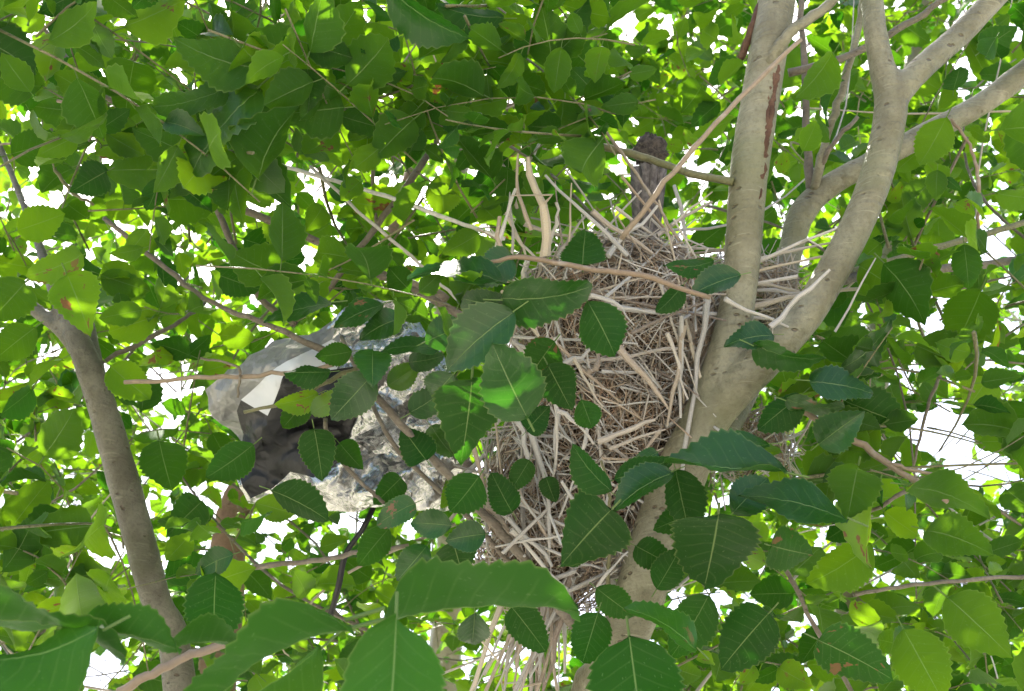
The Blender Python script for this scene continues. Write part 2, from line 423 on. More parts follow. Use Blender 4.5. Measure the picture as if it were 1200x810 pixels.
# branches one can follow in the picture: (tree, rows of x, y, width, depth, material)
BR = [
 (TREE_A, [(858, 214, 10, 1.43), (800, 200, 9.5, 1.47), (740, 182, 9, 1.5), (660, 160, 8, 1.53), (590, 138, 7, 1.56), (545, 118, 6, 1.58), (490, 90, 5, 1.62)], M_GREENTWIG),
 (TREE_A, [(900, 75, 17, 1.46), (925, 42, 14, 1.45), (962, 12, 12, 1.45), (1010, -30, 10, 1.46)], M_BARK),
 (TREE_A, [(868, 70, 9, 1.5), (880, 35, 10, 1.49), (900, -20, 9, 1.5)], M_SCAR),
 (TREE_A, [(925, 85, 10, 1.6), (985, 68, 9, 1.6), (1060, 28, 8, 1.62), (1120, -10, 7, 1.64)], M_TWIG),
 (TREE_A, [(952, 240, 14, 1.62), (945, 170, 10, 1.64), (942, 90, 8, 1.66), (938, -10, 7, 1.7)], M_TWIG),
 (TREE_A, [(953, 225, 13, 1.62), (968, 165, 10, 1.61), (985, 110, 9, 1.61), (1008, 20, 8, 1.63), (1015, -20, 7, 1.65)], M_BARK),
 (TREE_A, [(960, 205, 8, 1.62), (975, 170, 6, 1.6), (1005, 138, 5, 1.6)], M_TWIG),
 (TREE_A, [(980, 330, 13, 1.44), (1035, 320, 11, 1.5), (1110, 316, 10, 1.55), (1220, 302, 9, 1.62)], M_TWIG),
 (TREE_A, [(985, 322, 9, 1.45), (1060, 303, 8, 1.52), (1130, 280, 8, 1.58), (1215, 258, 7, 1.64)], M_GREENTWIG),
 (TREE_A, [(1115, 140, 4, 1.5), (1138, 175, 4, 1.48), (1147, 220, 4.5, 1.47), (1145, 275, 4, 1.48)], M_TAN),
 (TREE_A, [(1115, 375, 5, 1.62), (1105, 430, 4.5, 1.6), (1088, 480, 4, 1.6), (1070, 550, 3, 1.62)], M_TWIG),
 (TREE_A, [(930, 478, 8, 1.36), (985, 505, 8.5, 1.33), (1040, 545, 8, 1.3), (1112, 588, 7, 1.27)], M_TAN),
 (TREE_A, [(1040, 543, 5, 1.3), (1075, 552, 4.5, 1.29), (1135, 568, 4, 1.3)], M_TAN),
 (TREE_A, [(1075, 567, 6, 1.29), (1040, 588, 5, 1.3), (995, 615, 4, 1.32)], M_TWIG),
 (TREE_A, [(1000, 697, 5, 1.4), (1085, 685, 5, 1.42), (1215, 674, 5, 1.45)], M_TWIG),
 (TREE_A, [(435, 458, 9, 1.37), (495, 525, 10, 1.37), (555, 590, 10.5, 1.38), (605, 645, 11, 1.39), (650, 700, 12, 1.4), (700, 770, 13, 1.42)], M_TWIG),
 (TREE_A, [(400, 395, 5, 1.5), (440, 480, 5, 1.42), (470, 530, 6, 1.4), (540, 600, 6, 1.4), (600, 660, 6, 1.41)], M_TWIG),
 (TREE_A, [(558, 314, 4, 1.26), (604, 301, 6, 1.25), (675, 312, 6.5, 1.25), (752, 322, 7, 1.26), (832, 349, 6, 1.29)], M_TAN),
 (TREE_A, [(728, 280, 7, 1.36), (778, 213, 6.5, 1.34), (850, 132, 6, 1.33), (940, 44, 5, 1.32)], M_TAN),
 (TREE_A, [(700, 142, 3.5, 1.5), (735, 190, 4, 1.46), (770, 240, 3.5, 1.44), (795, 282, 3, 1.42)], M_TAN),
 (TREE_A, [(270, 172, 4, 1.52), (350, 199, 4.5, 1.5), (440, 226, 5, 1.48), (530, 258, 5, 1.46), (592, 281, 5, 1.45)], M_STICK),
 (TREE_A, [(362, 195, 4, 1.49), (420, 245, 4, 1.47), (492, 312, 4, 1.45), (540, 355, 3.5, 1.44)], M_STICK),
 (TREE_A, [(260, 238, 9, 1.6), (340, 268, 9, 1.58), (430, 312, 9.5, 1.54), (500, 345, 10, 1.5), (560, 382, 10, 1.47)], M_TWIG),
 (TREE_A, [(520, 135, 8, 1.6), (500, 185, 8.5, 1.58), (440, 268, 8, 1.56), (378, 348, 7, 1.55)], M_TWIG),
 (TREE_A, [(435, 45, 5, 1.6), (436, 120, 5, 1.59), (438, 190, 5, 1.58), (440, 265, 4, 1.57)], M_TWIG),
 (TREE_A, [(560, 130, 5, 1.56), (590, 190, 4.5, 1.5), (607, 245, 4, 1.46)], M_STICK),
 (TREE_A, [(672, 105, 3.5, 1.5), (640, 155, 3.5, 1.48), (622, 185, 3.5, 1.47)], M_STICK),
 (TREE_A, [(525, 350, 10, 1.46), (490, 335, 8, 1.47), (440, 325, 7, 1.49)], M_TWIG),
 (TREE_B, [(40, 20, 4, 1.6), (95, 85, 5, 1.6), (150, 130, 5.5, 1.6), (212, 158, 6, 1.62), (250, 240, 7, 1.64), (300, 340, 8, 1.66), (345, 380, 8, 1.68)], M_TWIG),
 (TREE_B, [(68, 118, 4, 1.58), (140, 134, 4, 1.58), (208, 152, 5, 1.61)], M_TAN),
 (TREE_B, [(122, 255, 6, 1.62), (185, 308, 6.5, 1.6), (250, 355, 6, 1.57), (310, 378, 7, 1.53), (385, 412, 9, 1.5)], M_TWIG),
 (TREE_B, [(145, 448, 5, 1.47), (245, 444, 5.5, 1.46), (330, 436, 5.5, 1.45), (392, 428, 5, 1.45)], M_TAN),
 (TREE_B, [(115, 425, 5, 1.7), (160, 402, 6, 1.72), (210, 378, 5, 1.76), (240, 355, 4, 1.8)], M_TWIG),
 (TREE_B, [(60, 150, 4, 1.55), (65, 195, 4.5, 1.55), (85, 225, 4, 1.56), (110, 240, 3, 1.58)], M_GREENTWIG),
 (TREE_B, [(262, 668, 7, 1.5), (330, 662, 6.5, 1.48), (400, 650, 6, 1.46), (480, 640, 5, 1.44)], M_TWIG),
 (TREE_B, [(140, 812, 11, 1.1), (190, 783, 11, 1.1), (245, 758, 10, 1.12), (330, 740, 7, 1.16)], M_TAN),
 (TREE_B, [(60, 830, 12, 1.9), (72, 790, 11, 1.9), (80, 765, 9, 1.9)], M_TWIG),
 (TREE_B, [(235, 420, 3, 1.46), (278, 430, 3.5, 1.45), (278, 468, 3, 1.45)], M_TWIG),
 (TREE_B, [(285, 482, 4, 1.42), (340, 470, 5, 1.41), (380, 450, 6, 1.4), (420, 430, 5, 1.4)], M_GREENTWIG),
 (TREE_A, [(380, 490, 5, 1.4), (392, 530, 6, 1.4), (430, 570, 5, 1.4), (450, 590, 4, 1.4)], M_TWIG),
 (TREE_A, [(712, 690, 5, 1.4), (716, 610, 4, 1.36), (714, 575, 4, 1.33), (705, 540, 3, 1.32)], M_GREENTWIG),
 (TREE_A, [(905, 640, 6, 1.4), (930, 680, 6, 1.4), (960, 740, 6, 1.42), (1010, 830, 6, 1.45)], M_TWIG),
]
rb = np.random.default_rng(11)
for tree, rows, mat in BR:
    rows = [(x + (rb.uniform(-2, 2) if 0 < i < len(rows) - 1 else 0), y + (rb.uniform(-2, 2) if 0 < i < len(rows) - 1 else 0), w, d) for i, (x, y, w, d) in enumerate(rows)]
    P = np.array([list(at(x, y, d)) + [w * d / FPX / 2] for x, y, w, d in rows])
    Q = spline(P, 6)
    Q[:, :3] += rb.standard_normal((len(Q), 3)) * .0008
    nm = 'branch' if max(w for _, _, w, _ in rows) >= 7 else 'twig'
    put(nm, mesh_np(nm, *tube(Q[:, :3], Q[:, 3], 8, .05, rb)), tree, mat)

# ------------------------------------------------------------------ leaves
def leaf_template(rows, cols, teeth, seed, width=.62, fold=.12, curl=.12, wave=.02, petiole=True, pet_seg=4):
    """Blade of unit length along +y, upper side +z; toothed rim; short petiole behind. -> V, F, UV"""
    r = np.random.default_rng(seed)
    V, UV = [], []
    pw, base_r = r.uniform(.55, .95), r.uniform(.40, .58)
    hook = r.uniform(-.07, .07)
    for i in range(rows + 1):
        u = i / rows
        # ovate outline: round base, widest below the middle, short point
        w = math.sin(math.pi * min(1, u) ** (base_r * 1.55)) ** pw if 0 < u < 1 else 0
        w = max(w, 0) * width / 2
        for j in range(cols + 1):
            v = -1 + 2 * j / cols
            x, y = v * w, u
            if abs(v) == 1 and teeth and 0 < i < rows:
                if i % 2 == 0:
                    x *= 1 + teeth * r.uniform(.6, 1.3); y += .018
                else:
                    x *= 1 - teeth * .45
            z = fold * abs(x) * 1.6 - curl * (u - .35) ** 2 + wave * math.sin(u * 9 + v * 2 + seed) * abs(v) + r.normal() * .004
            x += hook * u * u
            V.append((x, y, z)); UV.append((u, j / cols))
    F = []
    for i in range(rows):
        for j in range(cols):
            a = i * (cols + 1) + j
            F.append((a, a + 1, a + cols + 2, a + cols + 1))
    if petiole:
        o = len(V)
        for i, y in enumerate((-.19, 0.02)):
            for q in range(pet_seg):
                a = 2 * math.pi * q / pet_seg
                V.append((math.cos(a) * .011, y, math.sin(a) * .011 - .004 - (.03 if i == 0 else 0))); UV.append((.5, .5))
        for q in range(pet_seg):
            F.append((o + q, o + (q + 1) % pet_seg, o + pet_seg + (q + 1) % pet_seg, o + pet_seg + q))
    return np.array(V), np.array(F), np.array(UV)

rh = np.random.default_rng(21)
HERO_T = [leaf_template(24, 4, .075, 100 + i, rh.uniform(.58, .84), rh.uniform(.02, .34), rh.uniform(-.1, .5), rh.uniform(.02, .06)) for i in range(14)]
MID_T = [leaf_template(14, 2, .075, 200 + i, rh.uniform(.60, .74), rh.uniform(.05, .5), rh.uniform(-.1, .6), .045, True, 3) for i in range(14)]
FAR_T = [leaf_template(8, 2, .08, 300 + i, rh.uniform(.58, .70), rh.uniform(.05, .5), rh.uniform(0, .6), .04, False) for i in range(6)]
def leaf_meshes(T, nm, mat):
    out = []
    for V, F, UV in T:
        me = mesh_np(nm, V, F, True, UV); me.materials.append(mat); out.append(me)
    return out
HERO_M = leaf_meshes(HERO_T, 'leaf', M_LEAF); HERO_D = leaf_meshes(HERO_T, 'leaf', M_MATURE); YOUNG_T = [leaf_template(26, 8, .07, 100 + i, rh.uniform(.62, .74), rh.uniform(.15, .4), rh.uniform(.2, .6), .06) for i in range(14)]; HERO_Y = leaf_meshes(YOUNG_T, 'leaf', M_YOUNG); MID_M = leaf_meshes(MID_T, 'leaf', M_LEAF)

def unit(v): return v / (np.linalg.norm(v) + 1e-12)

def frame(y, n):
    y = unit(y); z = unit(n - np.dot(n, y) * y); x = np.cross(y, z)
    return np.stack([x, y, z], 1)               # columns

def leaf_object(tree, me, base, Rm, length):
    o = bpy.data.objects.new('leaf', me); COL.objects.link(o)
    o.parent = tree
    M = Matrix([[*(Rm[i] * length), base[i]] for i in range(3)] + [[0, 0, 0, 1]])
    M.translation -= tree.location
    o.matrix_local = M
    return o

# (x, y of leaf base; x, y of tip; width; depth; which side shows: 1 upper, -1 under; roll sign; tree; young)
A_, B_ = TREE_A, TREE_B
HERO = [
 (618, 490, 578, 412, 70, 1.18, 1, 1), (590, 352, 693, 346, 52, 1.2, 1, 1), (600, 366, 520, 428, 60, 1.19, 1, 1), (595, 358, 533, 352, 34, 1.22, 1, -1), (553, 444, 545, 537, 82, 1.2, -1, 1),
 (642, 428, 668, 476, 46, 1.24, -1, 1), (690, 356, 722, 416, 52, 1.23, -1, 1), (594, 328, 485, 304, 26, 1.22, 1, 1), (683, 312, 686, 272, 50, 1.3, -1, 1), (682, 470, 694, 502, 30, 1.27, -1, 1),
 (617, 505, 640, 480, 30, 1.26, -1, 1), (867, 322, 810, 340, 30, 1.3, 1, 1), (835, 308, 780, 318, 22, 1.32, -1, 1), (800, 335, 772, 368, 24, 1.31, -1, 1), (716, 598, 662, 668, 82, 1.2, -1, 1),
 (714, 575, 666, 526, 34, 1.21, -1, 1), (722, 562, 788, 540, 40, 1.24, -1, -1), (786, 553, 716, 590, 34, 1.2, 1, 1), (792, 552, 806, 626, 44, 1.24, -1, 1), (842, 604, 850, 694, 98, 1.16, -1, 1),
 (918, 553, 783, 544, 36, 1.18, 1, 1), (992, 606, 874, 572, 40, 1.2, 1, 1), (1006, 546, 1008, 606, 58, 1.24, -1, 1), (1065, 568, 1158, 590, 36, 1.26, -1, 1), (906, 392, 850, 398, 28, 1.28, 1, 1),
 (884, 406, 962, 432, 30, 1.27, 1, 1), (988, 434, 1052, 385, 30, 1.3, 1, 1), (950, 446, 1024, 458, 34, 1.26, 1, -1), (938, 464, 888, 502, 36, 1.3, -1, 1), (922, 470, 988, 484, 18, 1.28, 1, 1),
 (738, 752, 745, 850, 100, 1.2, -1, 1), (816, 758, 743, 704, 28, 1.22, 1, 1), (556, 720, 554, 764, 36, 1.3, 1, 1), (568, 626, 526, 626, 34, 1.28, 1, 1), (528, 616, 480, 612, 32, 1.28, 1, -1),
 (530, 634, 545, 688, 48, 1.3, -1, 1), (500, 640, 470, 676, 34, 1.32, 1, 1), (388, 354, 308, 371, 24, 1.34, 1, 1), (448, 356, 390, 380, 26, 1.35, 1, 1), (437, 410, 440, 446, 40, 1.33, 1, 1),
 (512, 406, 448, 404, 20, 1.33, 1, 1), (436, 440, 388, 492, 46, 1.33, 1, 1), (402, 464, 364, 484, 26, 1.37, 1, 1), (368, 503, 376, 560, 40, 1.35, -1, 1), (296, 522, 246, 562, 40, 1.38, -1, 1),
 (482, 484, 536, 448, 34, 1.32, 1, 1), (386, 436, 334, 436, 24, 1.36, -1, 1), (372, 462, 325, 478, 26, 1.38, -1, 1), (320, 575, 386, 604, 38, 1.36, -1, 1), (186, 516, 184, 574, 52, 1.5, -1, 1),
 (236, 588, 190, 628, 42, 1.45, -1, 1), (253, 675, 262, 738, 62, 1.3, -1, 1), (272, 650, 226, 668, 30, 1.32, 1, 1), (304, 82, 208, 60, 52, 1.25, -1, 1), (316, 80, 388, 50, 40, 1.26, -1, 1),
 (272, 102, 185, 132, 32, 1.28, -1, 1), (300, 104, 216, 196, 44, 1.26, 1, 1), (262, 170, 222, 226, 56, 1.3, -1, 1), (122, 118, 66, 90, 40, 1.36, -1, 1), (-30, 40, 48, 82, 52, 1.3, -1, 1),
 (50, 104, -30, 84, 44, 1.32, -1, 1), (160, 146, 104, 170, 48, 1.42, -1, 1), (126, 200, 78, 216, 40, 1.4, -1, 1), (455, -12, 540, 54, 42, 1.22, 1, 1), (588, 22, 512, 14, 32, 1.3, -1, 1),
 (582, 78, 584, 36, 36, 1.6, -1, 1), (545, 106, 552, 68, 36, 1.5, -1, 1), (78, 322, 90, 384, 56, 1.3, -1, 1), (96, 300, 36, 328, 34, 1.34, -1, 1), (518, 206, 520, 252, 38, 1.5, -1, 1),
 (1130, 288, 1136, 338, 32, 1.36, -1, 1), (1150, 340, 1140, 408, 58, 1.38, -1, 1), (1108, 140, 1080, 196, 40, 1.5, -1, 1), (500, 140, 470, 170, 40, 1.5, -1, 1), (655, 52, 660, 96, 40, 1.6, -1, 1),
 (420, 115, 380, 150, 44, 1.5, -1, 1), (1075, 405, 1150, 440, 50, 1.4, -1, 1), (990, 470, 1060, 500, 44, 1.34, -1, 1), (1180, 470, 1215, 550, 50, 1.36, -1, 1), (1030, 500, 985, 540, 46, 1.34, -1, 1),
 (900, 520, 830, 532, 26, 1.3, 1, 1), (560, 275, 520, 300, 30, 1.45, -1, 1), (250, 320, 300, 340, 36, 1.5, -1, 1), (15, 180, 70, 160, 40, 1.5, -1, 1), (320, 250, 350, 300, 40, 1.6, -1, 1), (1085, 620, 1160, 640, 44, 1.34, -1, 1),
 (1020, 640, 950, 690, 50, 1.35, -1, 1), (1110, 700, 1180, 760, 60, 1.3, -1, 1), (900, 720, 850, 790, 62, 1.28, -1, 1), (960, 750, 1040, 790, 56, 1.26, -1, 1), (1060, 740, 1090, 810, 60, 1.3, -1, 1), (830, 700, 790, 770, 50, 1.3, -1, 1),
 (1150, 60, 1190, 30, 34, 1.45, -1, 1), (1160, 440, 1120, 480, 44, 1.45, -1, 1), (600, 712, 640, 760, 40, 1.36, -1, 1), (470, 372, 420, 392, 30, 1.36, 1, 1), (500, 372, 462, 350, 28, 1.38, -1, 1), (455, 452, 492, 428, 28, 1.37, 1, 1), (412, 412, 372, 420, 26, 1.37, -1, 1), (480, 425, 520, 420, 24, 1.36, 1, 1), (360, 470, 330, 498, 30, 1.4, -1, 1), (398, 520, 420, 552, 30, 1.38, -1, 1), (505, 500, 530, 536, 26, 1.38, 1, 1), (470, 560, 440, 590, 30, 1.4, -1, 1), (540, 560, 520, 596, 26, 1.38, -1, 1), (300, 590, 345, 600, 30, 1.38, -1, 1), (420, 440, 400, 470, 26, 1.38, 1, 1), (485, 590, 440, 612, 30, 1.36, 1, 1), (455, 620, 420, 660, 34, 1.38, -1, 1), (520, 680, 480, 700, 30, 1.36, 1, 1), (640, 560, 650, 590, 22, 1.36, -1, 1), (770, 530, 740, 548, 20, 1.3, 1, 1), (745, 640, 790, 664, 34, 1.3, -1, 1), (815, 600, 770, 622, 34, 1.28, -1, 1), (700, 690, 740, 720, 34, 1.34, -1, 1), (620, 540, 600, 575, 26, 1.36, -1, 1), (30, 330, -20, 372, 50, 1.5, -1, 1), (40, 385, 5, 420, 40, 1.5, -1, 1), (130, 430, 165, 470, 40, 1.5, -1, 1), (20, 270, 60, 250, 40, 1.5, -1, 1), (600, 300, 560, 330, 40, 1.28, 1, 1), (650, 400, 620, 440, 44, 1.25, -1, 1), (500, 400, 545, 378, 40, 1.27, 1, 1), (560, 560, 530, 600, 46, 1.32, -1, 1), (600, 600, 575, 560, 34, 1.34, -1, 1), (500, 540, 470, 510, 40, 1.34, -1, 1), (480, 340, 455, 315, 30, 1.4, -1, 1), (530, 440, 500, 470, 40, 1.27, 1, 1), (860, 600, 905, 560, 44, 1.24, 1, 1), (960, 520, 1000, 480, 44, 1.25, 1, 1), (905, 640, 960, 660, 50, 1.2, -1, 1), (770, 690, 800, 650, 36, 1.28, -1, 1), (700, 720, 680, 770, 44, 1.26, -1, 1), (660, 660, 690, 640, 24, 1.34, -1, 1),
]
YOUNG = [  # large pale leaves close to the camera along the lower edge
 (464, 730, 470, 878, 152, .86, -1, 1), (450, 724, 676, 696, 30, 1.0, -1, 1), (124, 738, -40, 800, 66, .86, -1, 1), (-40, 722, 155, 740, 36, .9, -1, 1), (92, 736, 216, 752, 56, .9, -1, 1),
 (196, 756, 310, 746, 34, .95, -1, 1), (408, 724, 196, 822, 46, .9, -1, -1), (378, 760, 250, 850, 50, .96, -1, 1), (60, 850, -30, 770, 50, .88, -1, 1),
]
rl = np.random.default_rng(5)
LEAF_COUNT = {}
def hero(row, meshes, idx):
    bx, by, tx, ty, w, d, side, roll = row
    if meshes is not HERO_Y:
        w *= 1.16; mx_, my_ = (bx + tx) / 2, (by + ty) / 2
        bx, tx = mx_ + (bx - mx_) * 1.06, mx_ + (tx - mx_) * 1.06; by, ty = my_ + (by - my_) * 1.06, my_ + (ty - my_) * 1.06
    b, t = at(bx, by, d), at(tx, ty, d)
    l = np.linalg.norm(t - b); W = w * d / FPX
    if W > .72 * l:                              # seen along its length: the tip leans away or towards us
        L = W / .70; t = t + FWD * math.sqrt(max(L * L - l * l, 0)) * (.8 if idx % 3 else -.8)
    else:
        L = l
    y = unit(t - b); L = np.linalg.norm(t - b)
    to_cam = unit(CAM - (b + t) / 2)
    ang = math.acos(min(1, W / (.70 * L))) * roll
    n0 = unit(to_cam - np.dot(to_cam, y) * y)
    n = (n0 * math.cos(ang) + np.cross(y, n0) * math.sin(ang)) * side
    Rm = frame(y, n)
    tree = TREE_B if (bx + tx) / 2 < 330 else TREE_A
    LEAF_COUNT[tree] = LEAF_COUNT.get(tree, 0) + 1
    mi = int(rl.integers(len(meshes)))
    tw = np.ptp(HERO_T[mi][0][:, 0])
    k = min(1.5, max(.75, W / (tw * L * max(math.cos(ang), .2))))
    Rm = Rm * np.array((k, 1, 1))[None, :]
    return leaf_object(tree, meshes[mi], b, Rm, L)
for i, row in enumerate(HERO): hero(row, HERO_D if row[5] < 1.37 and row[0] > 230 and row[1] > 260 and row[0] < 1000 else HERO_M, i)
for i, row in enumerate(YOUNG): hero(row, HERO_Y, i)

# --- the crowns: leafy sprays of twigs through the volume of each tree
GAPS = [(205, 450, 46, 28), (1105, 508, 62, 38), (1150, 545, 52, 34), (725, 35, 30, 22), (105, 785, 66, 30), (690, 682, 26, 20), (372, 215, 26, 26), (700, 752, 24, 24), (835, 95, 16, 24), (1190, 60, 26, 50), (230, 580, 22, 30),
        (320, 615, 26, 20), (1010, 640, 26, 22), (130, 645, 30, 18), (845, 300, 0, 0), (1100, 385, 26, 26), (410, 620, 18, 24), (690, 100, 12, 10), (40, 130, 12, 12), (930, 30, 8, 40), (35, 235, 14, 16), (815, 200, 18, 16), (790, 705, 20, 24),
        (90, 600, 20, 16), (640, 20, 14, 16), (60, 420, 30, 26), (1140, 90, 20, 20), (1140, 190, 14, 18), (960, 655, 16, 20)]
NEST_KEEP = [(705, 470, 150, 215), (620, 600, 80, 110), (385, 490, 150, 110), (760, 225, 34, 70), (630, 760, 60, 70), (880, 330, 70, 60)]

def in_ellipses(px, py, E, grow=0.0):
    m = np.zeros(len(px), bool)
    for x, y, a, b in E:
        if a > 0:
            m |= ((px - x) / (a + grow)) ** 2 + ((py - y) / (b + grow)) ** 2 < 1
    return m

def near_corridor(px, py, d, sz):
    m = np.zeros(len(px), bool)
    for P, w, dep in CORRIDORS:
        for a, b in zip(P[:-1], P[1:]):
            ab = b - a; t = np.clip(((px - a[0]) * ab[0] + (py - a[1]) * ab[1]) / (ab @ ab), 0, 1)
            dist = np.hypot(px - a[0] - t * ab[0], py - a[1] - t * ab[1])
            m |= (dist < w + sz * .42) & (d < dep + .05)
    return m

def sprays(rng, n, dlo, dhi, xlo, xhi, ylo, yhi, size, per=(6, 13), tilt=.72):
    """Leaves on n twigs in the wedge of space from dlo to dhi. -> base, dir, normal, length, and the twig lines"""
    LB, LY, LN, LL, TW = [], [], [], [], []
    for _ in range(n):
        d = (dlo ** 3 + rng.random() * (dhi ** 3 - dlo ** 3)) ** (1 / 3)
        o = at(rng.uniform(xlo, xhi), rng.uniform(ylo, yhi), d)
        if o[2] < .9: continue
        dirv = unit(rng.standard_normal(3) * (1, 1, .7) + (0, -.1, .05))
        k = int(rng.integers(*per)); s = size * rng.uniform(.6, 1.22)
        ln = k * s * .42
        bend = rng.standard_normal(3) * .25 + (0, 0, -.15)
        ts = np.linspace(0, 1, 6)[:, None]
        C = o + (ts - .5) * ln * dirv + (ts - .5) ** 2 * ln * bend
        TW.append((C, .0011 + .00012 * k * rng.random()))
        side = unit(np.cross(dirv, (0, 0, 1)) + rng.standard_normal(3) * .2)
        for q in range(k):
            t = (q + .5) / k
            p = o + (t - .5) * ln * dirv + (t - .5) ** 2 * ln * bend
            sg = 1 if q % 2 else -1
            y = unit(dirv * rng.uniform(.1, .9) + side * sg * rng.uniform(.5, 1.1) + rng.standard_normal(3) * .35 + (0, 0, -.12))
            nn = unit(np.array((0, .42, .85)) + rng.standard_normal(3) * tilt)
            L = s * rng.uniform(.5, 1.2)
            LB.append(p + y * L * .18); LY.append(y); LN.append(nn); LL.append(L)
    return np.array(LB), np.array(LY), np.array(LN), np.array(LL), TW

def crown(tree, rng, sets, template_near, template_far, far_from, parts=300, bare=46):
    B0, Y0, N0, L0, TW = [], [], [], [], []
    for s in sets:
        b, y, n, l, tw = sprays(rng, *s[0], **s[1]); B0.append(b); Y0.append(y); N0.append(n); L0.append(l); TW += tw
    Bv, Yv, Nv, Lv = np.vstack(B0), np.vstack(Y0), np.vstack(N0), np.concatenate(L0)
    ctr = Bv + Yv * Lv[:, None] * .5
    px, py, d = project(ctr); sz = Lv * FPX / np.maximum(d, .2)
    bad = in_ellipses(px, py, [(x, y, a * .8, b * .8) for x, y, a, b in GAPS], 0) & (rng.random(len(px)) < .93)
    bad |= in_ellipses(px, py, NEST_KEEP, 20) & (d < 1.66)
    bad |= near_corridor(px, py, d, sz)
    bad |= (d < 1.2) | (ctr[:, 2] < .6)
    k = ~bad
    Bv, Yv, Nv, Lv, px, py, d, sz = Bv[k], Yv[k], Nv[k], Lv[k], px[k], py[k], d[k], sz[k]
    Zv = Nv - np.sum(Nv * Yv, 1)[:, None] * Yv; Zv /= np.linalg.norm(Zv, axis=1)[:, None] + 1e-9
    Xv = np.cross(Yv, Zv)
    Rm = np.stack([Xv * rng.uniform(.78, 1.22, len(Lv))[:, None], Yv, Zv], 2)
    inside = (px > -10) & (px < 1210) & (py > -10) & (py < 820)
    score = np.where(inside, sz, 0)
    order = np.argsort(-score)
    npart = max(0, parts - LEAF_COUNT.get(tree, 0))
    chosen = order[:npart]; chosen = chosen[score[chosen] > 10]
    for i in chosen:
        leaf_object(tree, MID_M[int(rng.integers(len(MID_M)))], Bv[i], Rm[i], Lv[i])
    rest = np.setdiff1d(np.arange(len(Lv)), chosen)
    VV, FF, UU, TT, off = [], [], [], [], 0
    pick = rng.integers(0, 6, len(rest))
    for tm, far in ((template_near, False), (template_far, True)):
        for ti in range(6):
            sel = rest[(pick == ti) & ((d[rest] > far_from) == far)]
            if not len(sel): continue
            V, F, UV = tm[ti]
            W = np.einsum('nij,vj->nvi', Rm[sel] * Lv[sel][:, None, None], V) + Bv[sel][:, None, :]
            nv = len(V)
            VV.append(W.reshape(-1, 3)); UU.append(np.tile(UV, (len(sel), 1)))
            FF.append((F[None] + (off + np.arange(len(sel)) * nv)[:, None, None]).reshape(-1, 4))
            TT.append(np.repeat(rng.random(len(sel)), nv)); off += nv * len(sel)
    o = put('foliage', mesh_np('foliage', np.vstack(VV), np.vstack(FF), True, np.vstack(UU), {'tone': np.concatenate(TT)}), tree, M_LEAF, kind='stuff')
    # twigs that carry the leaves
    keep = []
    for C, r in TW:
        qx, qy, qd = project(C)
        if (in_ellipses(qx, qy, NEST_KEEP, 10) & (qd < 1.66)).any() or near_corridor(qx, qy, qd, np.zeros(len(qx))).any(): continue
        keep.append(tube(C, np.linspace(r, r * .5, len(C)), 4))
    put('twigs', mesh_np('twigs', *merge(keep)), tree, M_GREENTWIG, kind='stuff')
    for q in range(bare):
        s0 = sets[int(rng.integers(len(sets)))][0]
        o_ = at(rng.uniform(s0[3], s0[4]), rng.uniform(s0[5], s0[6]), rng.uniform(max(s0[1], 1.66), max(s0[2], 1.9)))
        dv = unit(rng.standard_normal(3) * (1, .6, .8) + (0, 0, .3)); ln = rng.uniform(.35, .8)
        t_ = np.linspace(-.5, .5, 5)[:, None]
        C = spline(o_ + t_ * ln * dv + t_ ** 2 * ln * rng.standard_normal(3) * .35 + rng.standard_normal((5, 3)) * .012, 3)
        qx, qy, qd = project(C)
        if near_corridor(qx, qy, qd, np.zeros(len(qx))).any() or C[:, 2].min() < .3: continue
        r_ = rng.uniform(.0011, .0034)
        put('branch', mesh_np('branch', *tube(C, np.linspace(r_, r_ * .45, len(C)), 6, .06, rng)), tree, M_STICK if q % 3 == 0 else M_TWIG)
    print('crown', tree.name, 'parts', len(chosen), 'rest', len(rest))

W_ = dict
crown(TREE_A, np.random.default_rng(31), [((250, 1.55, 2.3, 330, 1400, -150, 950, .064), W_()), ((34, 1.3, 1.5, 880, 1350, -100, 900, .066), W_()), ((46, 1.5, 2.3, 700, 1300, 600, 980, .066), W_()),
      ((26, 1.25, 1.5, 380, 700, -60, 170, .068), W_()), ((14, 1.5, 2.3, 200, 1300, -500, -150, .07), W_())], MID_T, FAR_T, 2.2)  # last set: unseen foliage overhead, added to keep sun off the nest
crown(TREE_B, np.random.default_rng(32), [((150, 1.55, 2.3, -250, 380, -100, 950, .062), W_()), ((24, 1.7, 2.3, -150, 300, 300, 800, .06), W_()), ((26, 1.25, 1.5, -150, 400, -100, 330, .066), W_()), ((22, 1.25, 1.5, -150, 240, 480, 740, .064), W_()),
      ((6, 1.5, 2.3, -250, 300, -500, -150, .07), W_())], MID_T, FAR_T, 2.2)  # last set: unseen leaves above the view, added as sun screen
crown(TREE_C, np.random.default_rng(33), [((620, 2.4, 3.5, -350, 640, -260, 1000, .062), W_()), ((150, 2.3, 3.2, -200, 460, 350, 900, .06), W_())], MID_T, FAR_T, 2.2)
crown(TREE_D, np.random.default_rng(34), [((620, 2.4, 3.7, 560, 1550, -260, 1000, .062), W_()), ((170, 2.3, 3.2, 620, 1300, -120, 480, .06), W_()), ((150, 2.3, 3.4, 600, 1300, 480, 950, .062), W_())], MID_T, FAR_T, 2.2)
crown(TREE_E, np.random.default_rng(35), [((1700, 3.8, 6.0, -350, 1550, -200, 1000, .066), W_())], MID_T, FAR_T, 2.2)

